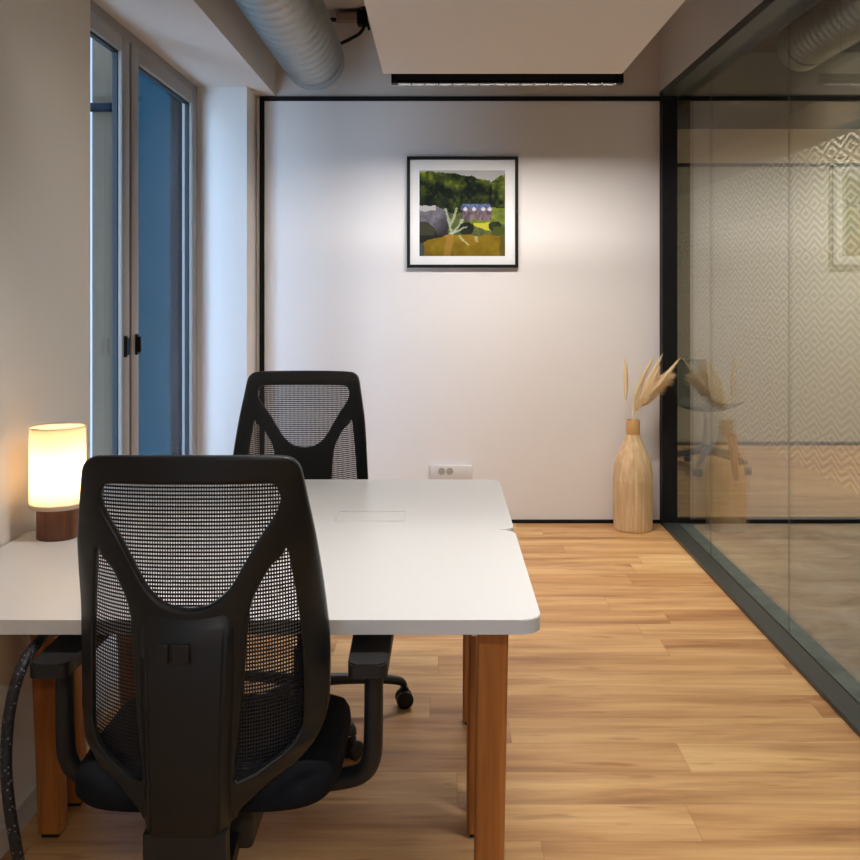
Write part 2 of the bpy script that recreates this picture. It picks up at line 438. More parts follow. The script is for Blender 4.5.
# ---- next room
struct('floor_next_room', box(XG - 0.6, 5.2, D + 0.1, DF, -0.10, 0.0), M['floor'], 'oak plank floor of the next room')
struct('wall_far_upper', box(XG - 0.6, 5.2, DF, DF + 0.1, 2.41, 2.76), plain('far_wall_upper', srgb(216, 200, 182), 0.8))
struct('wall_far', box(XG - 0.6, 5.2, DF, DF + 0.1, 0.0, 2.41), plain('far_wall', srgb(176, 172, 158), 0.8))
struct('wall_far_side', box(5.2, 5.3, D + .1, DF, 0.0, 2.76), M['wall'])
struct('wall_far_left', box(XG - 0.7, XG - 0.6, D + .1, DF, 0.0, 2.76), M['wall'])
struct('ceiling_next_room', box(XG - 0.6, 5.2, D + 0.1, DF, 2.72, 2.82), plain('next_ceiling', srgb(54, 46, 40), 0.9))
struct('wall_next_front', box(XG - 0.6, XG + .09, D + .1, D + .16, 0.0, 2.72), M['wall'])
struct('wall_next_front_right', box(XC, 5.2, D + .03, D + .13, 0.0, 2.72), M['wall'])
tb = bmesh.new()
add_box(tb, XG - 0.6, 5.2, DF - .012, DF, 0.0, 0.03); add_box(tb, XG - .6, 5.2, DF - .012, DF, 2.395, 2.425)
struct('trim_3', tb, M['black'], 'black trim lines on the far wall of the next room')

def swivel_shell_chair():
    t = thing('swivel_chair', 'grey shell swivel chair on a black five-star base beyond the glass', 'chair', (2.0, 7.55, 0), 0.5)
    b = bmesh.new()
    for k in range(5):
        a = 2 * PI * k / 5
        p0 = Vector((0, 0, .15)); p1 = Vector((math.cos(a) * .32, math.sin(a) * .32, .085))
        add_tube(b, [p0, p0.lerp(p1, .5), p1], lambda t: .03 - .012 * t, 8)
    add_lathe(b, [(.045, .11), (.045, .19)], 16)
    base = finish('base', b, M['plastic'], t, 'auto')
    for k in range(5):
        a = 2 * PI * k / 5
        c = tube([(-.02, 0, 0), (.02, 0, 0)], .03, 16)
        finish('caster', c, M['plastic_soft'], base, 'auto', (math.cos(a) * .33, math.sin(a) * .33, .031), (0, 0, a + .7))
    b = bmesh.new(); add_lathe(b, [(.028, .19), (.028, .30), (.02, .30), (.02, .42)], 16)
    finish('column', b, M['steel'], t, 'auto')
    b = bmesh.new(); n = 16
    prof = [(-.20, .47), (-.12, .445), (0, .43), (.14, .44), (.2, .50), (.225, .6), (.24, .72), (.25, .80)]
    pr = catmull([(0, a, c) for a, c in prof], 4)
    gr = []
    for i, p in enumerate(pr):
        w = .21 - .02 * abs(i / len(pr) - .5)
        gr.append([b.verts.new((w * (j / n * 2 - 1), p.y - (.03 * (j / n * 2 - 1) ** 2 if p.z > .5 else 0), p.z + (.05 * (j / n * 2 - 1) ** 2 if p.z <= .5 else 0))) for j in range(n + 1)])
    for a, c in zip(gr, gr[1:]):
        for j in range(n): b.faces.new((a[j], a[j + 1], c[j + 1], c[j]))
    bmesh.ops.solidify(b, geom=b.faces[:], thickness=.012)
    finish('seat_shell', b, M['shell'], t, True)
swivel_shell_chair()
t = thing('lone_table_leg', 'lone tapered wooden table leg beyond the glass in the next room', 'stand', (2.10, 7.13, 0))  # a single table leg, its table top left out
finish('post', tube([(0, 0, .006), (-.035, 0, .32)], lambda t: .021 + .015 * t, 14), M['leg_wood'], t, 'auto')
finish('foot_pad', tube([(0, 0, 0), (0, 0, .008)], .018, 14), M['plastic'], t, 'auto')

# ------------------------------------------------------------------ desks
def rounded_rect(x0, x1, y0, y1, r, n=6):
    pts = []
    for cx, cy, a0 in ((x1 - r, y1 - r, 0), (x0 + r, y1 - r, PI / 2), (x0 + r, y0 + r, PI), (x1 - r, y0 + r, 1.5 * PI)):
        for k in range(n + 1):
            a = a0 + PI / 2 * k / n; pts.append((cx + r * math.cos(a), cy + r * math.sin(a)))
    return pts
def slab(pts, z0, z1, bevel=0.0015):
    bm = bmesh.new(); lo = [bm.verts.new((x, y, z0)) for x, y in pts]; hi = [bm.verts.new((x, y, z1)) for x, y in pts]
    n = len(pts); bm.faces.new(list(reversed(lo))); top = bm.faces.new(hi)
    for i in range(n):
        f = bm.faces.new((lo[i], lo[(i + 1) % n], hi[(i + 1) % n], hi[i])); f.material_index = 1
    if bevel:
        es = [e for e in bm.edges if all(v in hi for v in e.verts)]
        bmesh.ops.bevel(bm, geom=es, offset=bevel, segments=2, affect='EDGES')
    return bm
DY0, DYM, DY1 = 1.905, 2.612, 3.29
def desk(y0, y1, label, legs, grommet):
    W = 1.25
    t = thing('office_desk', label, 'desk', (-1.055 + W / 2, (y0 + y1) / 2, 0), 0, 'white office desks')
    hy = (y1 - y0) / 2
    finish('tabletop', slab(rounded_rect(-W / 2, W / 2, -hy, hy, 0.042, 8), .7125, .74), [M['desk'], M['desk_edge']], t)
    for (px, py, tx, ty) in legs:      # foot and top position in world
        b = bmesh.new(); s0, s1 = .0285, .031
        cx, cy = t.location.x, t.location.y
        pts0 = rounded_rect(px - s0, px + s0, py - s0, py + s0, .008, 3); pts1 = rounded_rect(tx - s1, tx + s1, ty - s1, ty + s1, .008, 3)
        lo = [b.verts.new((x - cx, y - cy, .012)) for x, y in pts0]; hi = [b.verts.new((x - cx, y - cy, .7125)) for x, y in pts1]
        n = len(lo); b.faces.new(list(reversed(lo))); b.faces.new(hi)
        for i in range(n): b.faces.new((lo[i], lo[(i + 1) % n], hi[(i + 1) % n], hi[i]))
        lg = finish('leg', b, M['leg_wood'], t, 'auto')
        finish('foot_pad', box(px - cx - .022, px - cx + .022, py - cy - .022, py - cy + .022, 0, .012, .002), M['plastic'], lg)
    fr = bmesh.new()
    for py in (y0 + .12, y1 - .12):
        add_box(fr, -W / 2 + .12, W / 2 - .12, py - t.location.y - .012, py - t.location.y + .012, .675, .7125)
    for px in (-W / 2 + .10, W / 2 - .13):
        add_box(fr, px, px + .025, -hy + .10, hy - .10, .675, .7125)
    finish('underframe', fr, M['white_metal'], t)
    if grommet:
        gx, gy = grommet
        g = bmesh.new(); cx, cy = gx - t.location.x, gy - t.location.y
        add_box(g, cx - .096, cx + .096, cy - .068, cy - .062, .740, .7425); add_box(g, cx - .096, cx + .096, cy + .046, cy + .052, .740, .7425)
        add_box(g, cx - .096, cx - .090, cy - .062, cy + .046, .740, .7425); add_box(g, cx + .090, cx + .096, cy - .062, cy + .046, .740, .7425)
        gg = finish('cable_port', g, M['desk_edge'], t)
        finish('flap', box(cx - .088, cx + .088, cy - .060, cy + .043, .740, .7415, .0005), M['desk'], gg)
    return t
desk(DY0, DYM - .0002, 'white desk with wooden legs nearest the camera, one chair tucked in front',
     [(.097, 2.03, .107, 2.02), (.098, 2.53, .108, 2.55), (-.966, 2.03, -.99, 2.02), (-.966, 2.53, -1.0, 2.55)], None)
desk(DYM + .0002, DY1, 'white desk farther from the camera, with the cable flap set in its top',
     [(.101, 2.655, .108, 2.68), (.103, 3.175, .108, 3.20), (-.966, 2.68, -1.0, 2.68), (-.966, 3.175, -1.0, 3.20)], (-.186, 2.77))

# ------------------------------------------------------------------ office chairs
def interp(tab, z):
    tab = sorted(tab)
    if z <= tab[0][0]: return tab[0][1]
    for (a, va), (b, vb) in zip(tab, tab[1:]):
        if z <= b: return va + (vb - va) * (z - a) / (b - a)
    return tab[-1][1]
W_TAB = [(.453, .078), (.498, .126), (.522, .173), (.554, .212), (.603, .227), (.692, .229), (.789, .2237), (.921, .2118), (1.075, .1906)]
D_TAB = [(.40, .0), (.453, .015), (.498, .030), (.522, .067), (.554, .108), (.603, .136), (.692, .139), (.789, .120), (.921, .065), (1.03, .035), (1.078, .022)]
def wrap(x, z):
    w = interp(W_TAB, z); u = min(1.15, abs(x) / w)
    d = sum(interp(D_TAB, z + o) for o in (-.02, -.01, 0, .01, .02)) / 5
    return d * u ** 2.8
def smooth_poly(pts, sub=5):
    P = [Vector((a, b, 0)) for a, b in pts]; n = len(P); out = []
    for i in range(n):
        a, b, c, d = P[i - 1], P[i], P[(i + 1) % n], P[(i + 2) % n]
        for k in range(sub):
            t = k / sub
            v = 0.5 * ((2 * b) + (c - a) * t + (2 * a - 5 * b + 4 * c - d) * t * t + (3 * b - a - 3 * c + d) * t ** 3)
            out.append((v.x, v.y))
    return out
def mirror(half): return half + [(-x, z) for x, z in reversed(half)]
OUT_H = [(.02, 1.0790), (.10, 1.0785), (.150, 1.077), (.170, 1.074), (.183, 1.065), (.191, 1.048), (.199, 1.0), (.2075, .950), (.2125, .915), (.219, .850), (.2237, .789), (.2275, .74),
         (.229, .692), (.2285, .645), (.2265, .603), (.217, .568), (.197, .539), (.173, .522), (.126, .496), (.090, .470), (.074, .448), (.02, .446)]
TOP_H = [(.0, 1.030), (.08, 1.030), (.135, 1.0295), (.148, 1.025), (.1545, 1.012), (.1545, .994), (.145, .972), (.114, .925), (.078, .862), (.058, .838), (.034, .822), (.0, .8165)]
SLIT = [(.163, .914), (.160, .905), (.147, .892), (.134, .878), (.112, .838), (.103, .81), (.099, .78), (.0925, .68), (.0845, .59), (.079, .535), (.081, .521), (.090, .523), (.1145, .531), (.147, .546), (.166, .558),
        (.178, .570), (.1865, .590), (.1885, .62), (.1880, .68), (.1845, .757), (.176, .84), (.170, .885), (.1665, .910)]
def poly_curve_mesh(name, loops, ext, bev):
    cu = bpy.data.curves.new(name, 'CURVE'); cu.dimensions = '2D'; cu.fill_mode = 'BOTH'
    cu.extrude = ext; cu.bevel_depth = bev; cu.offset = -bev; cu.bevel_resolution = 2
    for lp in loops:
        s = cu.splines.new('POLY'); s.points.add(len(lp) - 1); s.use_cyclic_u = True
        for p, (x, z) in zip(s.points, lp): p.co = (x, z, 0, 1)
    ob = bpy.data.objects.new(name + '_tmp', cu); COL.objects.link(ob)
    dg = bpy.context.evaluated_depsgraph_get(); dg.update()
    me = bpy.data.meshes.new_from_object(ob.evaluated_get(dg))
    bpy.data.objects.remove(ob); bpy.data.curves.remove(cu)
    bm = bmesh.new(); bm.from_mesh(me); bpy.data.meshes.remove(me)
    bmesh.ops.remove_doubles(bm, verts=bm.verts, dist=1e-5)
    return bm
def dice(bm, step, x0, x1, z0, z1):
    k = int((x1 - x0) / step)
    for i in range(1, k):
        bmesh.ops.bisect_plane(bm, geom=bm.verts[:] + bm.edges[:] + bm.faces[:], plane_co=(x0 + i * step, 0, 0), plane_no=(1, 0, 0), dist=1e-5)
    k = int((z1 - z0) / step)
    for i in range(1, k):
        bmesh.ops.bisect_plane(bm, geom=bm.verts[:] + bm.edges[:] + bm.faces[:], plane_co=(0, z0 + i * step, 0), plane_no=(0, 1, 0), dist=1e-5)
def office_chair(label):
    t = thing('office_chair', label, 'chair', (0, 0, 0), 0, 'black mesh office chairs')
    YB = -0.267
    # back frame with its three openings
    loops = [mirror(OUT_H), mirror(TOP_H[1:-1]) , SLIT, [(-x, z) for x, z in SLIT]]
    loops[0] = smooth_poly(loops[0], 3); loops[1] = smooth_poly([(0, 1.030)] + TOP_H[1:-1] + [(0, .8165)] + [(-x, z) for x, z in reversed(TOP_H[1:-1])], 3)
    loops[2] = smooth_poly(SLIT, 2); loops[3] = [(-x, z) for x, z in loops[2]]
    bm = poly_curve_mesh('frame', loops, .006, .006)
    dice(bm, .025, -.25, .25, .42, 1.10)
    for v in bm.verts:
        x, z, e = v.co.x, v.co.y, v.co.z
        v.co = Vector((x, YB + wrap(x, z) - e, z))
    back = finish('back_frame', bm, M['plastic'], t, 'auto')
    # spine: box that swells out behind the lower back
    bm = bmesh.new(); rings = []
    prof = [(.436, .071, .030), (.45, .0735, .034), (.55, .076, .034), (.65, .080, .032), (.74, .083, .026), (.79, .083, .016), (.812, .070, .008)]
    for z, w, d in prof:
        w2 = w * .80
        ring = [(-w, YB + .004), (-w, YB - .006), (-w2, YB - d), (w2, YB - d), (w, YB - .006), (w, YB + .004)]
        rings.append([bm.verts.new((x, y, z)) for x, y in ring])
    for a, b in zip(rings, rings[1:]):
        for k in range(6): bm.faces.new((a[k], a[(k + 1) % 6], b[(k + 1) % 6], b[k]))
    bm.faces.new(rings[0]); bm.faces.new(list(reversed(rings[-1])))
    bmesh.ops.bevel(bm, geom=[e for e in bm.edges], offset=.005, segments=2, affect='EDGES')
    sp = finish('spine', bm, M['plastic'], t, 'auto')
    for x0, x1 in ((-.043, -.026), (-.020, .009)):
        finish('lever', box(x0, x1, YB - .0355, YB - .026, .732, .766, .002), M['plastic_soft'], sp)
    # bracket from the spine down and forward under the seat
    bm = bmesh.new()
    path = [(0, YB - .012, .445), (0, YB - .010, .40), (0, YB + .000, .355), (0, YB + .04, .335), (0, YB + .12, .34), (0, -.05, .352)]
    for (a, b) in zip(path, path[1:]): pass
    rr = []
    cs = catmull(path, 4)
    for i, p in enumerate(cs):
        d = (cs[min(i + 1, len(cs) - 1)] - cs[max(i - 1, 0)]).normalized(); nrm = Vector((0, -d.z, d.y)); w = .070 if i < 8 else .070 - .0012 * (i - 8)
        rr.append([bm.verts.new(p + Vector((sx * w, 0, 0)) + nrm * sy * .017) for sx, sy in ((-1, -1), (1, -1), (1, 1), (-1, 1))])
    for a, b in zip(rr, rr[1:]):
        for k in range(4): bm.faces.new((a[k], a[(k + 1) % 4], b[(k + 1) % 4], b[k]))
    bm.faces.new(rr[0]); bm.faces.new(list(reversed(rr[-1])))
    bmesh.ops.bevel(bm, geom=[e for e in bm.edges if abs(e.verts[0].co.x - e.verts[1].co.x) < 1e-3 and e.calc_length() > .005 and len(e.link_faces) == 2 and e.calc_face_angle(0) > 1.0], offset=.006, segments=2, affect='EDGES')
    finish('back_bracket', bm, M['plastic_soft'], t, 'auto')
    # woven mesh panel
    bm = bmesh.new(); nz, nx = 44, 40; grid = []
    for i in range(nz + 1):
        z = .505 + (1.048 - .505) * i / nz; w = interp(W_TAB, z) - .016
        grid.append([bm.verts.new(((j / nx * 2 - 1) * w, YB + .016 + wrap((j / nx * 2 - 1) * w, z), z)) for j in range(nx + 1)])
    for a, b in zip(grid, grid[1:]):
        for j in range(nx): bm.faces.new((a[j], a[j + 1], b[j + 1], b[j]))
    tag(finish('mesh_panel', bm, M['mesh'], t, True), 'see-through black woven mesh')
    # seat cushion: rounded, waterfall front
    bm = bmesh.new(); n = 28; top = []; bot = []
    def se(a, rx, ry, e=.28):
        c, s = math.cos(a), math.sin(a); return (math.copysign(abs(c) ** e, c) * rx, math.copysign(abs(s) ** e, s) * ry)
    levels = [(.0, .70, .424), (.0, .86, .430), (.4, .965, .440), (.8, 1.0, .452), (1.0, 1.0, .460), (1, .992, .468), (1, .96, .482), (1, .90, .4885), (1, .6, .4905), (1, .25, .491)]
    rings = []; N = 72
    for _, s, z in levels:
        ring = []
        for k in range(N):
            x, y = se(2 * PI * k / N, .246 * s, .240 * s, .42)
            zz = z - (.030 * max(0, (y - .10) / .14) ** 2 if z > .45 else .012 * max(0, (y - .10) / .14)) + (.006 * (abs(x) / .24) ** 2 if z > .46 else 0)
            ring.append(bm.verts.new((x, y + .015, zz)))
        rings.append(ring)
    for a, b in zip(rings, rings[1:]):
        for k in range(N): bm.faces.new((a[k], a[(k + 1) % N], b[(k + 1) % N], b[k]))
    bm.faces.new(rings[0]); bm.faces.new(rings[-1])
    finish('seat', bm, M['fabric'], t, True)
    bm = box(-.125, .125, -.15, .19, .404, .428, .008, 3)
    add_box(bm, -.085, .085, -.13, .12, .325, .404, .010, 3)
    finish('seat_pan', bm, M['plastic_soft'], t, 'auto')
    finish('tilt_lever', tube([(.08, .02, .36), (.13, .025, .358), (.17, .04, .354)], .008, 10, flat=(1.3, .8)), M['plastic_soft'], t, 'auto')
    # arms
    for s in (-1, 1):
        bm = bmesh.new(); ax = 0 if s > 0 else .016
        path = [(s * .15, -.02, .395), (s * .23, -.03, .408), (s * .280, -.045, .428), (s * .300, -.055, .462), (s * .304, -.06, .52), (s * .305, -.06, .655)]
        path = [(px + ax * (k > 0), py, pz) for k, (px, py, pz) in enumerate(path)]
        add_tube(bm, catmull(path, 6), lambda t: .0235 - .003 * t, 16, flat=(1.0, .85))
        ar = finish('armrest', bm, M['plastic_soft'], t, 'auto')
        outl = []
        for x, y in rounded_rect(-.036, .036, -.118, .135, .016, 6):
            outl.append((ax + s * .298 + x * (1.0 + .10 * (y + .118) / .25) + s * .006 * math.sin((y + .12) / .245 * PI), y - .045))
        pad = slab(outl, .655, .682, .003)
        pad2 = finish('arm_pad', pad, [M['plastic_soft'], M['plastic_soft']], ar, 'auto')
    # gas column
    bm = bmesh.new(); add_lathe(bm, [(.030, .11), (.030, .22), (.026, .225), (.018, .226), (.018, .33)], 24)
    finish('column', bm, M['plastic'], t, 'auto')
    # five star base
    bm = bmesh.new()
    for k in range(5):
        a = 2 * PI * k / 5
        d = Vector((math.cos(a), math.sin(a), 0))
        pts = catmull([d * .02 + Vector((0, 0, .115)), d * .12 + Vector((0, 0, .112)), d * .24 + Vector((0, 0, .100)), d * .315 + Vector((0, 0, .085)), d * .33 + Vector((0, 0, .066))], 4)
        add_tube(bm, pts, lambda t: .026 - .011 * t, 10, flat=(1.0, .75))
    add_lathe(bm, [(.030, .085), (.044, .09), (.044, .135), (.036, .145)], 24)
    base = finish('base', bm, M['plastic'], t, 'auto')
    for k in range(5):
        a = 2 * PI * k / 5; bm = bmesh.new()
        for sx in (-1, 1):
            pr = [(.012, 0), (.024, .001), (.0275, .004), (.0275, .015), (.024, .0185), (.012, .0195)]
            ringbm = bmesh.new(); add_lathe(ringbm, pr, 24)
            rot_bm(ringbm, Matrix.Translation((sx * .006 if sx > 0 else -.0255, 0, 0)) @ Matrix.Rotation(PI / 2, 4, 'Y'))
            tmp = bpy.data.meshes.new('t'); ringbm.to_mesh(tmp); ringbm.free(); bm.from_mesh(tmp); bpy.data.meshes.remove(tmp)
        add_tube(bm, [(-.008, 0, 0), (.008, 0, 0)], .007, 8)
        add_box(bm, -.006, .006, -.014, .014, .0, .036, .003)
        finish('caster', bm, M['plastic_soft'], base, 'auto', (math.cos(a) * .33, math.sin(a) * .33, .0275), (0, 0, a + (.4 + k * 1.1)))
    return t, base
def copy_tree(o, parent=None):
    c = o.copy(); COL.objects.link(c)
    if parent is not None: c.parent = parent
    for ch in list(o.children): copy_tree(ch, c)
    return c
ch1, base1 = office_chair('black mesh-back office chair in the foreground, seen from behind')
ch1.location = (-.430, 2.0, 0); base1.rotation_euler = (0, 0, math.radians(108))
ch2 = copy_tree(ch1)
ch2['label'] = 'black mesh-back office chair behind the far desk, facing the camera'
ch2.location = (-.462, 3.205, 0); ch2.rotation_euler = (0, 0, PI)
for c in ch2.children:
    if c.name.startswith('column'): c.location = (-.03, 0, 0)
    if c.name.startswith('base'): c.rotation_euler = (0, 0, math.radians(-57) + PI); c.location = (-.03, 0, 0)

# ------------------------------------------------------------------ lamp
LX, LY = -.957, 2.535
t = thing('table_lamp', 'small lit table lamp with white cylinder shade on walnut base', 'lamp', (LX, LY, .74))
b = bmesh.new(); add_lathe(b, [(.049, 0), (.0505, .0015), (.0505, .088), (.049, .090)], 48)
finish('base', b, M['walnut'], t, 'auto')
b = bmesh.new(); R = .0675
add_lathe(b, [(R - .0012, .080), (R, .080), (R, .296), (R - .0012, .296)], 64, cap=False)
r0 = [v for v in b.verts]
n = 64
def shade_mat():
    m, nt, out = newmat('fabric_shade'); nb = NB(nt)
    co = nb.coords('Object', scale=(400, 400, 400)); f = nb.noise(co, 1.0, 2)
    df = nb.n('ShaderNodeBsdfDiffuse'); df.inputs[0].default_value = (0.80, 0.76, 0.70, 1)
    tl = nb.n('ShaderNodeBsdfTranslucent'); nb.link(nb.mix(nb.m('MULTIPLY', f, .1), (0.32, 0.265, 0.185, 1), (0.28, 0.23, 0.155, 1)), tl.inputs[0])
    mx = nb.n('ShaderNodeMixShader'); mx.inputs[0].default_value = .6
    nb.link(df.outputs[0], mx.inputs[1]); nb.link(tl.outputs[0], mx.inputs[2]); nb.link(mx.outputs[0], out.inputs[0]); return m
shm = shade_mat()
b.free(); b = bmesh.new()
for rr in (R,):
    lo = [b.verts.new((rr * math.cos(2 * PI * k / n), rr * math.sin(2 * PI * k / n), .078)) for k in range(n)]
    hi = [b.verts.new((rr * math.cos(2 * PI * k / n), rr * math.sin(2 * PI * k / n), .279)) for k in range(n)]
    for k in range(n): b.faces.new((lo[k], lo[(k + 1) % n], hi[(k + 1) % n], hi[k]))
shade = finish('lamp_shade', b, shm, t, True)
tag(shade, 'glowing white fabric shade')
b = bmesh.new(); dv = [b.verts.new((R * .985 * math.cos(2 * PI * k / n), R * .985 * math.sin(2 * PI * k / n), .274)) for k in range(n)]; b.faces.new(dv)
finish('diffuser', b, shm, t)
b = bmesh.new(); dv = [b.verts.new((R * .985 * math.cos(2 * PI * k / n), R * .985 * math.sin(2 * PI * k / n), .0905)) for k in range(n)]; b.faces.new(dv)
finish('lower_light_stop', b, shm, t)  # unseen disc added to keep bulb light off the desk
b = bmesh.new()
add_lathe(b, [(.012, .088), (.012, .115), (.016, .12), (.016, .13)], 16)
for k in range(3):
    a = 2 * PI * k / 3; add_tube(b, [(0, 0, .095), (math.cos(a) * R, math.sin(a) * R, .082)], .0012, 6)
finish('bulb_holder', b, M['white_metal'], t, 'auto')
b = bmesh.new(); add_lathe(b, [(.010, .130), (.020, .145), (.026, .165), (.022, .185), (.010, .196), (.002, .198)], 20)
bulb_m = emission('warm_bulb', (1.0, 0.68, 0.38, 1), 190)
finish('bulb', b, bulb_m, t, True)

# ------------------------------------------------------------------ framed picture
PX, PZ, PS = .136, 1.796, .3205
t = thing('framed_picture', 'black framed square landscape photograph hanging on the back wall', 'picture', (PX, D, PZ))
b = bmesh.new(); fw = .018
for x0, x1, z0, z1 in ((-PS, PS, PS - fw, PS), (-PS, PS, -PS, -PS + fw), (-PS, -PS + fw, -PS + fw, PS - fw), (PS - fw, PS, -PS + fw, PS - fw)):
    add_box(b, x0, x1, -.028, -.001, z0, z1, .0012)
finish('frame', b, M['black'], t)
finish('mat', box(-PS + fw, PS - fw, -.014, -.004, -PS + fw, PS - fw), M['mat_board'], t)
# printed photograph: colours painted per face on a fine grid
def hsh(i, j, k=0): return (math.sin(i * 12.9898 + j * 78.233 + k * 37.7) * 43758.5453) % 1.0
def vn(x, y, k=0):
    i, j = math.floor(x), math.floor(y); fx, fy = x - i, y - j; fx = fx * fx * (3 - 2 * fx); fy = fy * fy * (3 - 2 * fy)
    return (hsh(i, j, k) * (1 - fx) + hsh(i + 1, j, k) * fx) * (1 - fy) + (hsh(i, j + 1, k) * (1 - fx) + hsh(i + 1, j + 1, k) * fx) * fy
def fbm(x, y, k=0): return (vn(x, y, k) + .5 * vn(x * 2.1, y * 2.1, k + 1) + .25 * vn(x * 4.3, y * 4.3, k + 2)) / 1.75
def lerp3(a, b, t): t = max(0, min(1, t)); return tuple(p + (q - p) * t for p, q in zip(a, b))
def paint(u0, v0):            # u right, v down, 0..1
    u = u0 + .030 * (fbm(u0 * 13, v0 * 13, 21) - .5); v = v0 + .034 * (fbm(u0 * 13, v0 * 13, 31) - .5)
    if u0 > .45 and .36 < v0 < .6: u, v = u0, v0 + .01 * (fbm(u0 * 16, v0 * 16, 9) - .5)
    n1 = fbm(u * 9, v * 9, 1); n2 = fbm(u * 22, v * 22, 5)
    sky_line = .015 + .0 * u + max(0, (u - .30)) * .20 + .03 * (fbm(u * 14, 0, 3) - .5) - (.07 if u > .85 else 0) * 0
    if u > .82: sky_line = .13 - .08 * (u - .82) / .18 + .03 * (fbm(u * 20, 2, 3) - .5)
    if v < sky_line: return (205, 205, 202)
    if v < .50 + .02 * (n1 - .5):
        lit = n1 * .75 + n2 * .35 - v * .75 + .02 + .26 * math.exp(-((u - .42) / .13) ** 2 - ((v - .17) / .07) ** 2) + .18 * math.exp(-((u - .12) / .16) ** 2 - ((v - .08) / .07) ** 2) + (.12 if u > .84 else 0)
        c = lerp3((14, 24, 16), (84, 98, 34), (lit - .26) / .3)
        c = lerp3(c, (176, 182, 40), (lit - .58) / .22)
    else: c = lerp3((60, 72, 44), (120, 124, 60), n2)
    if .44 < v < .62 and u > .60: c = lerp3((92, 110, 40), (150, 158, 60), n2 * 1.4 - .2)
    # manor house with slate roof and pale dormers
    if .48 + (.46 - v) * .3 < u < .85 - (.46 - v) * .4 and .39 < v < .46: c = lerp3((70, 84, 130), (120, 136, 180), vn(u * 40, v * 50, 4))
    if .50 < u < .84 + .01 * n1 and .45 < v < .565 + .03 * n2:
        c = lerp3((150, 126, 126), (92, 80, 92), vn(u * 60, v * 30, 2) * 1.3 - .1)
        if .455 < v < .475: c = (120, 110, 130)
    for k in (.535, .64, .745, .82):
        if abs(u - k) + abs(v - .455) * .9 < .028 and v < .475: c = (225, 226, 232)
    # bright lawn
    if .63 < u < .86 and .605 < v < .70 and v < .63 + (u - .6) * .4 and v > .60 + .02 * n1 : c = (206, 200, 62)
    if ((u - .545) / .095) ** 2 + ((v - .68) / .075) ** 2 < 1: c = lerp3((22, 24, 18), (50, 56, 34), n2)
    if ((u - .885) / .075) ** 2 + ((v - .655) / .055) ** 2 < 1: c = lerp3((24, 30, 20), (60, 72, 36), n2)
    if .86 < u and .66 < v < .78: c = (74, 86, 30)
    # stone bridge on the left
    top = .41 + max(0, u - .19) * .55
    if u < .34 and v > top and v < .86 - u * .18:
        c = lerp3((88, 86, 96), (142, 138, 146), n2)
        if v < top + .065 and u < .20: c = (196, 196, 192)
        if ((u - .04) / .17) ** 2 + ((v - .80) / .20) ** 2 < 1: c = (66, 66, 50)
        if u > .17: c = lerp3(c, (34, 32, 34), max(0, min(.8, (v - .5) * 3 + (u - .25) * 3)))
        if v > .76: c = lerp3(c, (30, 34, 34), .8)
    # pale branch in front
    for (a, b2, c2, d2) in ((.30, .46, .38, .74), (.38, .74, .50, .58), (.44, .44, .36, .66), (.36, .74, .55, .66)):
        tt = max(0, min(1, ((u - a) * (c2 - a) + (v - b2) * (d2 - b2)) / ((c2 - a) ** 2 + (d2 - b2) ** 2)))
        if math.hypot(u - a - tt * (c2 - a), v - b2 - tt * (d2 - b2)) < .002 + .020 * n2: c = lerp3(c, (186, 198, 166), .8)
    # still water in ochre
    wl = .755 + (.10 * (1 - u / .34) if u < .34 else 0) + .008 * math.sin(u * 30)
    if v > wl:
        c = lerp3((112, 88, 20), (158, 130, 30), n1 * 1.2 - (v - .75) * .5)
        if u < .06: c = (78, 82, 76)
        if abs(u - .36 + (v - .75) * .15) < .045: c = lerp3(c, (186, 140, 74), .55)
        if abs((u - .46) - (v - .76) * .9) < .014 and v < .88: c = (196, 186, 130)
        if .64 < u < .68 and v < .84: c = lerp3(c, (210, 190, 150), .6)
        if u > .94: c = lerp3(c, (60, 66, 34), .5)
    return c
N = 120; b = bmesh.new(); PP = .247
gx0, gz0 = -PP - .002, PP - .006
vs = [[b.verts.new((gx0 + 2 * PP * i / N, -.0146, gz0 - 2 * PP * j / N)) for i in range(N + 1)] for j in range(N + 1)]
fl = []
for j in range(N):
    for i in range(N): fl.append((b.faces.new((vs[j][i], vs[j + 1][i], vs[j + 1][i + 1], vs[j][i + 1])), (i + .5) / N, (j + .5) / N))
lay = b.loops.layers.float_color.new('photo')
for f, u, v in fl:
    c = srgb(*(q * .84 for q in paint(u, v)))
    for l in f.loops: l[lay] = c
m, nt, out = newmat('photo_print'); nb = NB(nt)
at = nb.n('ShaderNodeAttribute', attribute_name='photo')
nb.link(nb.bsdf(at.outputs['Color'], .6, 0, .1), out.inputs[0])
finish('photograph', b, m, t)

# ------------------------------------------------------------------ wall socket
t = thing('wall_socket', 'white multi socket outlet low on the back wall', 'socket', (.070, D, .300))
finish('plate', box(-.122, .122, -.032, 0, -.045, .036, .004, 2), M['outlet'], t, 'auto')
for k, xx in enumerate((-.055, -.008)):
    b = bmesh.new(); add_lathe(b, [(.016, 0), (.020, .001), (.020, .003)], 20)
    rot_bm(b, Matrix.Rotation(PI / 2, 4, 'X')); finish('socket', b, M['socket_hole'], t, 'auto', (xx, -.0325, .005))

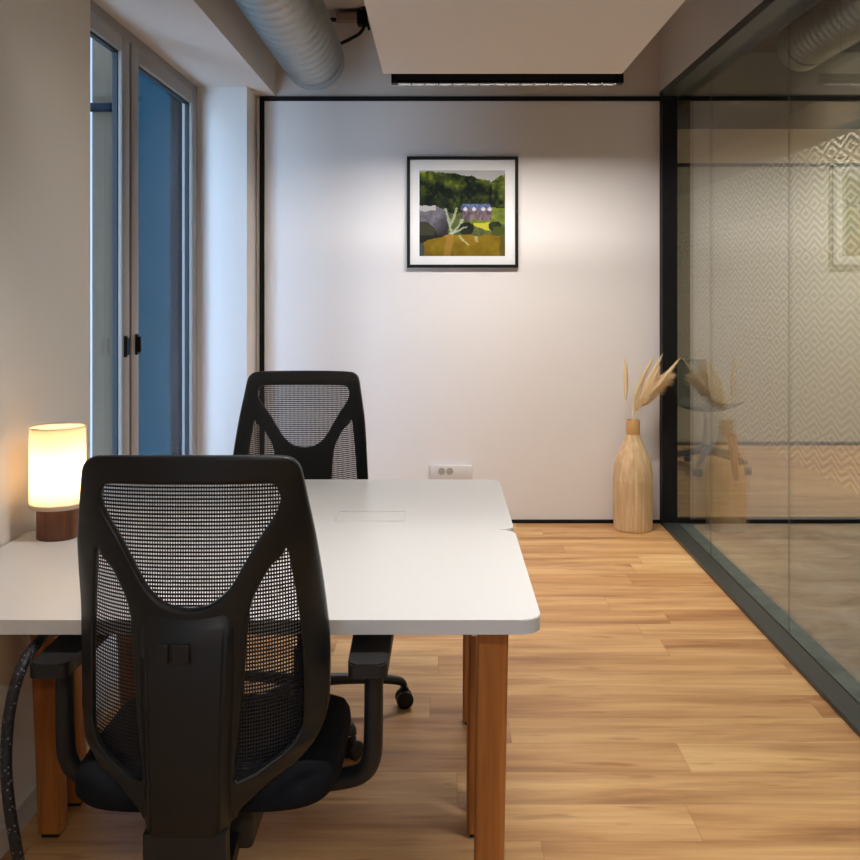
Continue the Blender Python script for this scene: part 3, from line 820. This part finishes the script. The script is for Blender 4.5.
# ------------------------------------------------------------------ vase and pampas
VX, VY = 1.093, 5.69
t = thing('vase', 'tall tan ribbed woven vase on the floor by the partition post', 'vase', (VX, VY, 0))
VY_S = VY / 1010.0
prof = [(.096, 0), (.103, .004), (.1055, .03), (.107, .12), (.108, .22), (.107, .29), (.103, .34), (.095, .385), (.082, .425), (.066, .462), (.052, .495), (.043, .520), (.040, .535)]
pz = [(r, z) for (r, z) in [(p.x, p.z) for p in catmull([(r, 0, z) for r, z in prof], 6)]]
b = bmesh.new()
add_lathe(b, pz, 144, rfun=lambda r, z, a: r * (1 + .030 * abs(math.sin(a * 15)) * min(1, (r - .036) / .03)) + (.0016 if abs(z - .16) < .006 or abs(z - .285) < .006 else 0), cap=True)
def vase_mat():
    m, nt, out = newmat('woven_bamboo'); nb = NB(nt)
    co = nb.coords('Object'); f = nb.noise(nb.coords('Object', scale=(60, 60, 6)), 1, 3)
    g = nb.noise(co, 5, 2)
    c = nb.ramp(f, [(.3, srgb(190, 160, 120)), (.55, srgb(208, 180, 142)), (.75, srgb(226, 204, 170))])
    c = nb.mix(nb.m('MULTIPLY', g, .35), c, srgb(214, 172, 116))
    nb.link(nb.bsdf(c, .6, 0, .3, nb.bump(f, .3, .003)), out.inputs[0]); return m
finish('body', b, vase_mat(), t, True)
b = bmesh.new(); add_lathe(b, [(.0385, .530), (.0385, .612), (.036, .616), (.032, .612), (.032, .54)], 40)
finish('neck', b, plain('tan_neck', srgb(196, 150, 92), .55, var=.06, bump=.2, bscale=150), t, 'auto')
def pampas(px_path, width, label, seed, colr, length_fr=(.3, 1.0), fuzz=1.0, dy=0):
    """px_path: points (dx, dy, dz) from the vase mouth"""
    rnd = random.Random(seed)
    t = thing('pampas_stem', label, 'dried grass', (VX, VY, .50), 0, 'dried grasses in the vase')
    pts = catmull(px_path, 10); n = len(pts)
    finish('stalk', tube(pts, .0016, 6), colr, t, True)
    b = bmesh.new()
    for k in range(int(1000 * fuzz)):
        s = length_fr[0] + (length_fr[1] - length_fr[0]) * rnd.random() ** .9
        i = min(n - 2, int(s * (n - 1))); p = pts[i].lerp(pts[i + 1], s * (n - 1) - i); d = (pts[i + 1] - pts[i]).normalized()
        q = (s - length_fr[0]) / (length_fr[1] - length_fr[0])
        prof = math.sin(PI * min(1, q * .85 + .12)) ** .7
        a = rnd.random() * 2 * PI
        s1 = d.cross(Vector((.3, .9, .1))).normalized(); s2 = d.cross(s1)
        o = (s1 * math.cos(a) + s2 * math.sin(a))
        L = (.035 + .03 * rnd.random())
        tip = p + d * L * 1.15 + o * width * prof * rnd.random() + Vector((0, 0, -.25 * width * rnd.random()))
        mid = p + d * L * .35 + o * width * prof * .45
        w = .0010 + .0009 * rnd.random(); sd = d.cross(o).normalized() * w
        v = [b.verts.new(x) for x in (p - sd, p + sd, mid + sd, mid - sd, tip)]
        b.faces.new((v[0], v[1], v[2], v[3])); b.faces.new((v[3], v[2], v[4]))
    finish('plume', b, colr, t)
cream = plain('cream_grass', srgb(250, 232, 190), .9, 0, .1); tanp = plain('tan_grass', srgb(244, 220, 178), .9, 0, .1); pink = plain('pale_grass', srgb(252, 236, 216), .9, 0, .1)
k = VY / 1010.0
def pp(x, y, dy=0):  # offset from the vase mouth, in metres, of a point of the bouquet
    return ((x) * k, dy, (y) * k + .12)
pampas([(-.004, 0, 0), (-.012, 0, .12), pp(-7, 16), pp(-7, 36), pp(-8, 55)], .024, 'single narrow cream grass plume standing apart on the left', 1, cream, (.52, .97), .55)
pampas([(0, 0, 0), (.002, 0, .12), pp(2, 20), pp(9, 40), pp(17, 56)], .026, 'upright cream plume in the middle of the bouquet', 2, cream, (.30, .98), .8)
pampas([(.006, .004, 0), (.006, 0, .12), pp(8, 22), pp(17, 42), pp(25, 57)], .020, 'tallest pale plume, just left of the black post', 3, cream, (.45, .98), .7)
pampas([(.008, -.006, 0), (.010, -.01, .12), pp(12, 22, -.02), pp(25, 36, -.03), pp(39, 54, -.04)], .021, 'cream spike of grass leaning right across the black post', 4, cream, (.55, .99), .6)
pampas([(.010, 0, 0), (.012, 0, .12), pp(12, 18), pp(24, 34), pp(37, 44, -.02)], .085, 'wide feathery tan plume spreading to the right', 5, tanp, (.42, .92), 1.5)
pampas([(.004, .006, 0), (.006, .01, .12), pp(8, 18, .0), pp(16, 32, .0), pp(24, 48, .0)], .050, 'bushy tan plume filling the middle right of the bouquet', 6, tanp, (.34, .95), 1.3)
pampas([(.010, -.012, 0), (.0, -.006, .10), pp(1, 8), pp(5, 22), pp(9, 36)], .013, 'short pale pinkish plume at the front of the vase mouth', 7, pink, (.2, .98), .7)

# ------------------------------------------------------------------ ceiling things
t = thing('ceiling_raft', 'large white rectangular panel hanging below the ceiling', 'ceiling panel', (.302, 3.55, 2.378))
finish('panel', box(-.568, .568, -1.30, 1.25, 0, .04, .002), M['raft'], t)
for sx in (-.45, .45):
    for sy in (-1.1, 1.05): finish('wire', tube([(sx, sy, .04), (sx, sy, ZC - 2.378)], .0015, 6), M['steel'], t)
lens_m = emission('led_lens', (1.0, 0.945, 0.91, 1), 820.0)
cell_m = plain('louver_reflector', (0.0035, 0.0035, 0.0035, 1), .6, 0, .05)
def linear_light(loc, label, group='linear louver lights', n=16, L=1.11, lens=None, rods=True):
    t = thing('linear_light', label, 'light', loc, 0, group)
    b = bmesh.new(); h = L / 2; w = .024
    add_box(b, -h, h, -w, w, .030, .048); add_box(b, -h, h, -w, -w + .004, .012, .030); add_box(b, -h, h, w - .004, w, .0205, .030)
    add_box(b, -h, -h + .03, -w, w, .0, .030); add_box(b, h - .03, h, -w, w, .0, .030)
    finish('housing', b, M['black'], t)
    step = (L - .06) / n
    b = bmesh.new()
    for k in range(n + 1):
        x = -h + .03 + k * step; add_box(b, x - .002, x + .002, -w + .004, w - .004, -.003 if k % 2 else -.001, .026)
    add_box(b, -h + .03, h - .03, -w + .0005, -w + .004, .0, .012); add_box(b, -h + .03, h - .03, w - .003, w - .001, -.002, .003)
    finish('louver', b, cell_m, t)
    for k in range(n):
        x = -h + .03 + (k + .5) * step
        lb = bmesh.new(); vv = [lb.verts.new((x + a * .024, c * .013, .0285)) for a, c in ((-1, -1), (-1, 1), (1, 1), (1, -1))]
        lb.faces.new(vv); o = finish('lens', lb, lens or lens_m, t)
    if rods:
        for sx in (-.45, .45): finish('rod', tube([(sx, 0, .048), (sx, 0, ZC - loc[2])], .002, 6), M['black'], t)
    return t
linear_light((.327, 4.848, 2.340), 'black linear louver light hanging at the back edge of the ceiling panel')
linear_light((.327, 2.16, 2.336), 'black linear louver light hanging at the front edge of the ceiling panel, above the desks', lens=emission('led_lens_front', (1.0, 0.95, 0.90, 1), 540.0))
linear_light((.327, -1.0, 2.336), 'unseen black linear louver light added behind the camera for fill', lens=emission('led_lens_fill', (1.0, 0.95, 0.91, 1), 850.0))  # added fixture out of view, fills the near desk and chair with light

# spiral duct in the room
def spiral(name, label, cx, cz, r, y0, y1, mat, pitch=.115, ribh=.010, cat='duct'):
    t = thing(name, label, cat, (cx, y0, cz))
    b = bmesh.new(); n = 56; st = .0085; m_ = int((y1 - y0 - .12) / st); rings = []
    for i in range(m_ + 1):
        y = i * st; ring = []
        for k in range(n):
            a = 2 * PI * k / n
            ph = ((y / pitch) + k / n) % 1.0
            d = min(ph, 1 - ph) * pitch
            rr = r + ribh * math.exp(-(d / .016) ** 2)
            ring.append(b.verts.new((rr * math.cos(a), y, rr * math.sin(a))))
        rings.append(ring)
    for a, c in zip(rings, rings[1:]):
        for k in range(n): b.faces.new((a[k], a[(k + 1) % n], c[(k + 1) % n], c[k]))
    b.faces.new(rings[0]); b.faces.new(list(reversed(rings[-1])))
    finish('pipe', b, mat, t, True)
    b = bmesh.new(); L = y1 - y0
    add_tube(b, [(0, L - .125, 0), (0, L, 0)], r + .006, 56)
    finish('end_collar', b, mat, t, 'auto')
    for yy in (L * .2, L * .5):
        b = bmesh.new(); add_tube(b, [(0, yy, r), (0, yy, (ZC if cx < 1.3 else 2.72) - cz)], .004, 8)
        add_tube(b, [(0, yy - .012, 0), (0, yy + .012, 0)], r + .012, 56, cap=False)
        finish('hanger', b, M['steel'], t, 'auto')
    return t
spiral('spiral_duct', 'galvanised spiral duct along the ceiling beside the soffit', -.690, 2.62, .160, 1.0, 5.60, M['duct'])
spiral('corridor_duct', 'dull metal spiral duct in the corridor beyond the glass', 1.80, 2.56, .118, .6, 5.02, M['duct_dark'], .06, .004)

# conduit and cables near the ceiling
def P(x, y, d): return ((x - 439) * d / F, d, H + (286 - y) * d / F)
t = thing('ceiling_conduit', 'short pale conduit with black fittings high on the back wall', 'conduit', P(340, 18, 5.80))
finish('pipe', box(-.02, .125, -.03, .035, -.022, .028, .006), plain('conduit_grey', srgb(150, 132, 118), .6), t, 'auto')
finish('connector', tube([(-.10, 0, -.01), (-.02, 0, -.01)], .012, 10), M['black'], t, 'auto')
finish('clamp', box(.10, .155, -.045, .035, -.045, .04, .006), M['black'], t, 'auto')
o = finish('hanging_cable', tube(catmull([P(361, -6, 5.76), P(364, 8, 5.75), P(366, 20, 5.75), P(361, 32, 5.75), P(352, 38, 5.75), P(344, 42, 5.74), P(336, 45, 5.72)], 6), .010, 8), M['black'], None, True)
tag(o, 'black cable drooping from the ceiling beside the spiral duct', 'cable')
o = finish('cable_end', tube(catmull([P(366, 18, 5.73), P(368, 25, 5.73), P(369, 30, 5.73)], 4), .007, 8), M['black'], None, True)
tag(o, 'short loose black cable end by the corner of the hanging panel', 'cable')

# ------------------------------------------------------------------ braided cable at the left desk edge
def braid():
    m, nt, out = newmat('braided_sleeve'); nb = NB(nt)
    co = nb.coords('Object')
    vo = nb.n('ShaderNodeTexVoronoi'); nb.link(nb.coords('Object', scale=(1, 1, 1)), vo.inputs['Vector']); vo.inputs['Scale'].default_value = 120
    sp = nb.m('LESS_THAN', vo.outputs['Distance'], .22)
    c = nb.mix(sp, (.010, .010, .012, 1), (.16, .16, .18, 1))
    nb.link(nb.bsdf(c, .5, 0, .4, nb.bump(vo.outputs['Distance'], .5, .003)), out.inputs[0]); return m
cpath = [P(62, 630, 2.16), P(50, 632, 2.08), P(42, 638, 1.97), P(28, 655, 1.88), P(18, 677, 1.84), P(9, 716, 1.82), P(6, 765, 1.80), P(10, 811, 1.79), P(18, 858, 1.79), P(24, 905, 1.79), P(34, 985, 1.80), P(60, 1044, 1.815)]
o = finish('desk_cable', tube(catmull(cpath, 8), .0105, 14), braid(), None, True)
tag(o, 'thick black braided cable hanging from the desk down to the floor', 'cable')

# ------------------------------------------------------------------ lights added outside the frame to brighten the other rooms
dim_lens = emission('led_lens_corridor', (1.0, 0.88, 0.72, 1), 150.0)
def fill_panel_light(loc, sx, sy, power, label, col=(1, .86, .7)):
    t = thing('fill_ceiling_light', label, 'light', loc, 0, 'added fill lights beyond the glass')
    finish('housing', box(-sx / 2 - .01, sx / 2 + .01, -sy / 2 - .01, sy / 2 + .01, .004, .04), M['white_metal'], t)
    l = bpy.data.lights.new('panel_light', 'AREA'); l.shape = 'RECTANGLE'; l.size = sx; l.size_y = sy; l.energy = power; l.color = col
    lo = bpy.data.objects.new('lamp', l); COL.objects.link(lo); lo.parent = t
    return t
fill_panel_light((2.05, 1.9, 2.66), .2, 1.6, 22, 'added unseen fill light in the near part of the corridor')
t = fill_panel_light((2.05, 4.75, 2.66), .12, .6, 21, 'added unseen light tilted at the film wall in the corridor close to its glass end')  # added lamp that brightens the chevron film for its reflection
for c in t.children:
    if c.type == 'LIGHT': c.rotation_euler = (0, math.radians(-50), 0); c.location = (.02, 0, -.05)
fill_panel_light((4.0, 7.3, 2.64), .3, .9, 85, 'added unseen fill light over the right side of the next room')

# ------------------------------------------------------------------ sky
w = bpy.data.worlds.new('World'); SC.world = w; w.use_nodes = True
nt = w.node_tree; bg = nt.nodes['Background']
tc = nt.nodes.new('ShaderNodeTexCoord'); sp = nt.nodes.new('ShaderNodeSeparateXYZ'); nt.links.new(tc.outputs['Generated'], sp.inputs[0])
rp = nt.nodes.new('ShaderNodeValToRGB'); nt.links.new(sp.outputs[2], rp.inputs[0])
rp.color_ramp.elements[0].position = -.05 if False else 0.0; rp.color_ramp.elements[0].color = (.56, .75, 1.0, 1)
rp.color_ramp.elements[1].position = .7; rp.color_ramp.elements[1].color = (.34, .52, .9, 1)
nt.links.new(rp.outputs[0], bg.inputs[0])
mr = nt.nodes.new('ShaderNodeMapRange'); nt.links.new(sp.outputs[1], mr.inputs[0])     # the brighter evening sky lies behind the camera
mr.inputs[1].default_value = -.97; mr.inputs[2].default_value = -.3; mr.inputs[3].default_value = 14.0; mr.inputs[4].default_value = 1.3
nt.links.new(mr.outputs[0], bg.inputs[1])
# daylight entering through the window opening (portal for the sky light)
pl = bpy.data.lights.new('window_portal', 'AREA'); pl.shape = 'RECTANGLE'; pl.size = 2.4; pl.size_y = 2.3; pl.cycles.is_portal = True
po = bpy.data.objects.new('window_portal', pl); COL.objects.link(po); po.location = (XW - .16, 4.32, 1.26); po.rotation_euler = (0, -PI / 2, 0)
pl.size = 2.3; pl.size_y = 2.4

pl2 = bpy.data.lights.new('fill_window_portal', 'AREA'); pl2.shape = 'RECTANGLE'; pl2.size = 1.9; pl2.size_y = 1.3; pl2.cycles.is_portal = True  # sky portal for the window added behind the camera
po2 = bpy.data.objects.new('fill_window_portal', pl2); COL.objects.link(po2); po2.location = (XW - .16, -.65, 1.485); po2.rotation_euler = (0, -PI / 2, 0)
# ------------------------------------------------------------------ camera
cam = bpy.data.cameras.new('camera'); co = bpy.data.objects.new('camera', cam); COL.objects.link(co)
co.location = (0, 0, H); co.rotation_euler = (PI / 2, 0, 0)
cam.sensor_width = 36; cam.lens = 36 * F / 860; cam.shift_x = -9 / 860; cam.shift_y = -144 / 860
SC.camera = co
SC.view_settings.view_transform = 'Standard'; SC.view_settings.look = 'None'; SC.view_settings.gamma = 1; SC.view_settings.exposure = 0.08
SC.view_settings.use_curve_mapping = False
SC.cycles.max_bounces = 14; SC.cycles.transparent_max_bounces = 16; SC.cycles.diffuse_bounces = 6; SC.cycles.glossy_bounces = 5
SC.cycles.use_denoising = True
SC.cycles.sample_clamp_indirect = 6
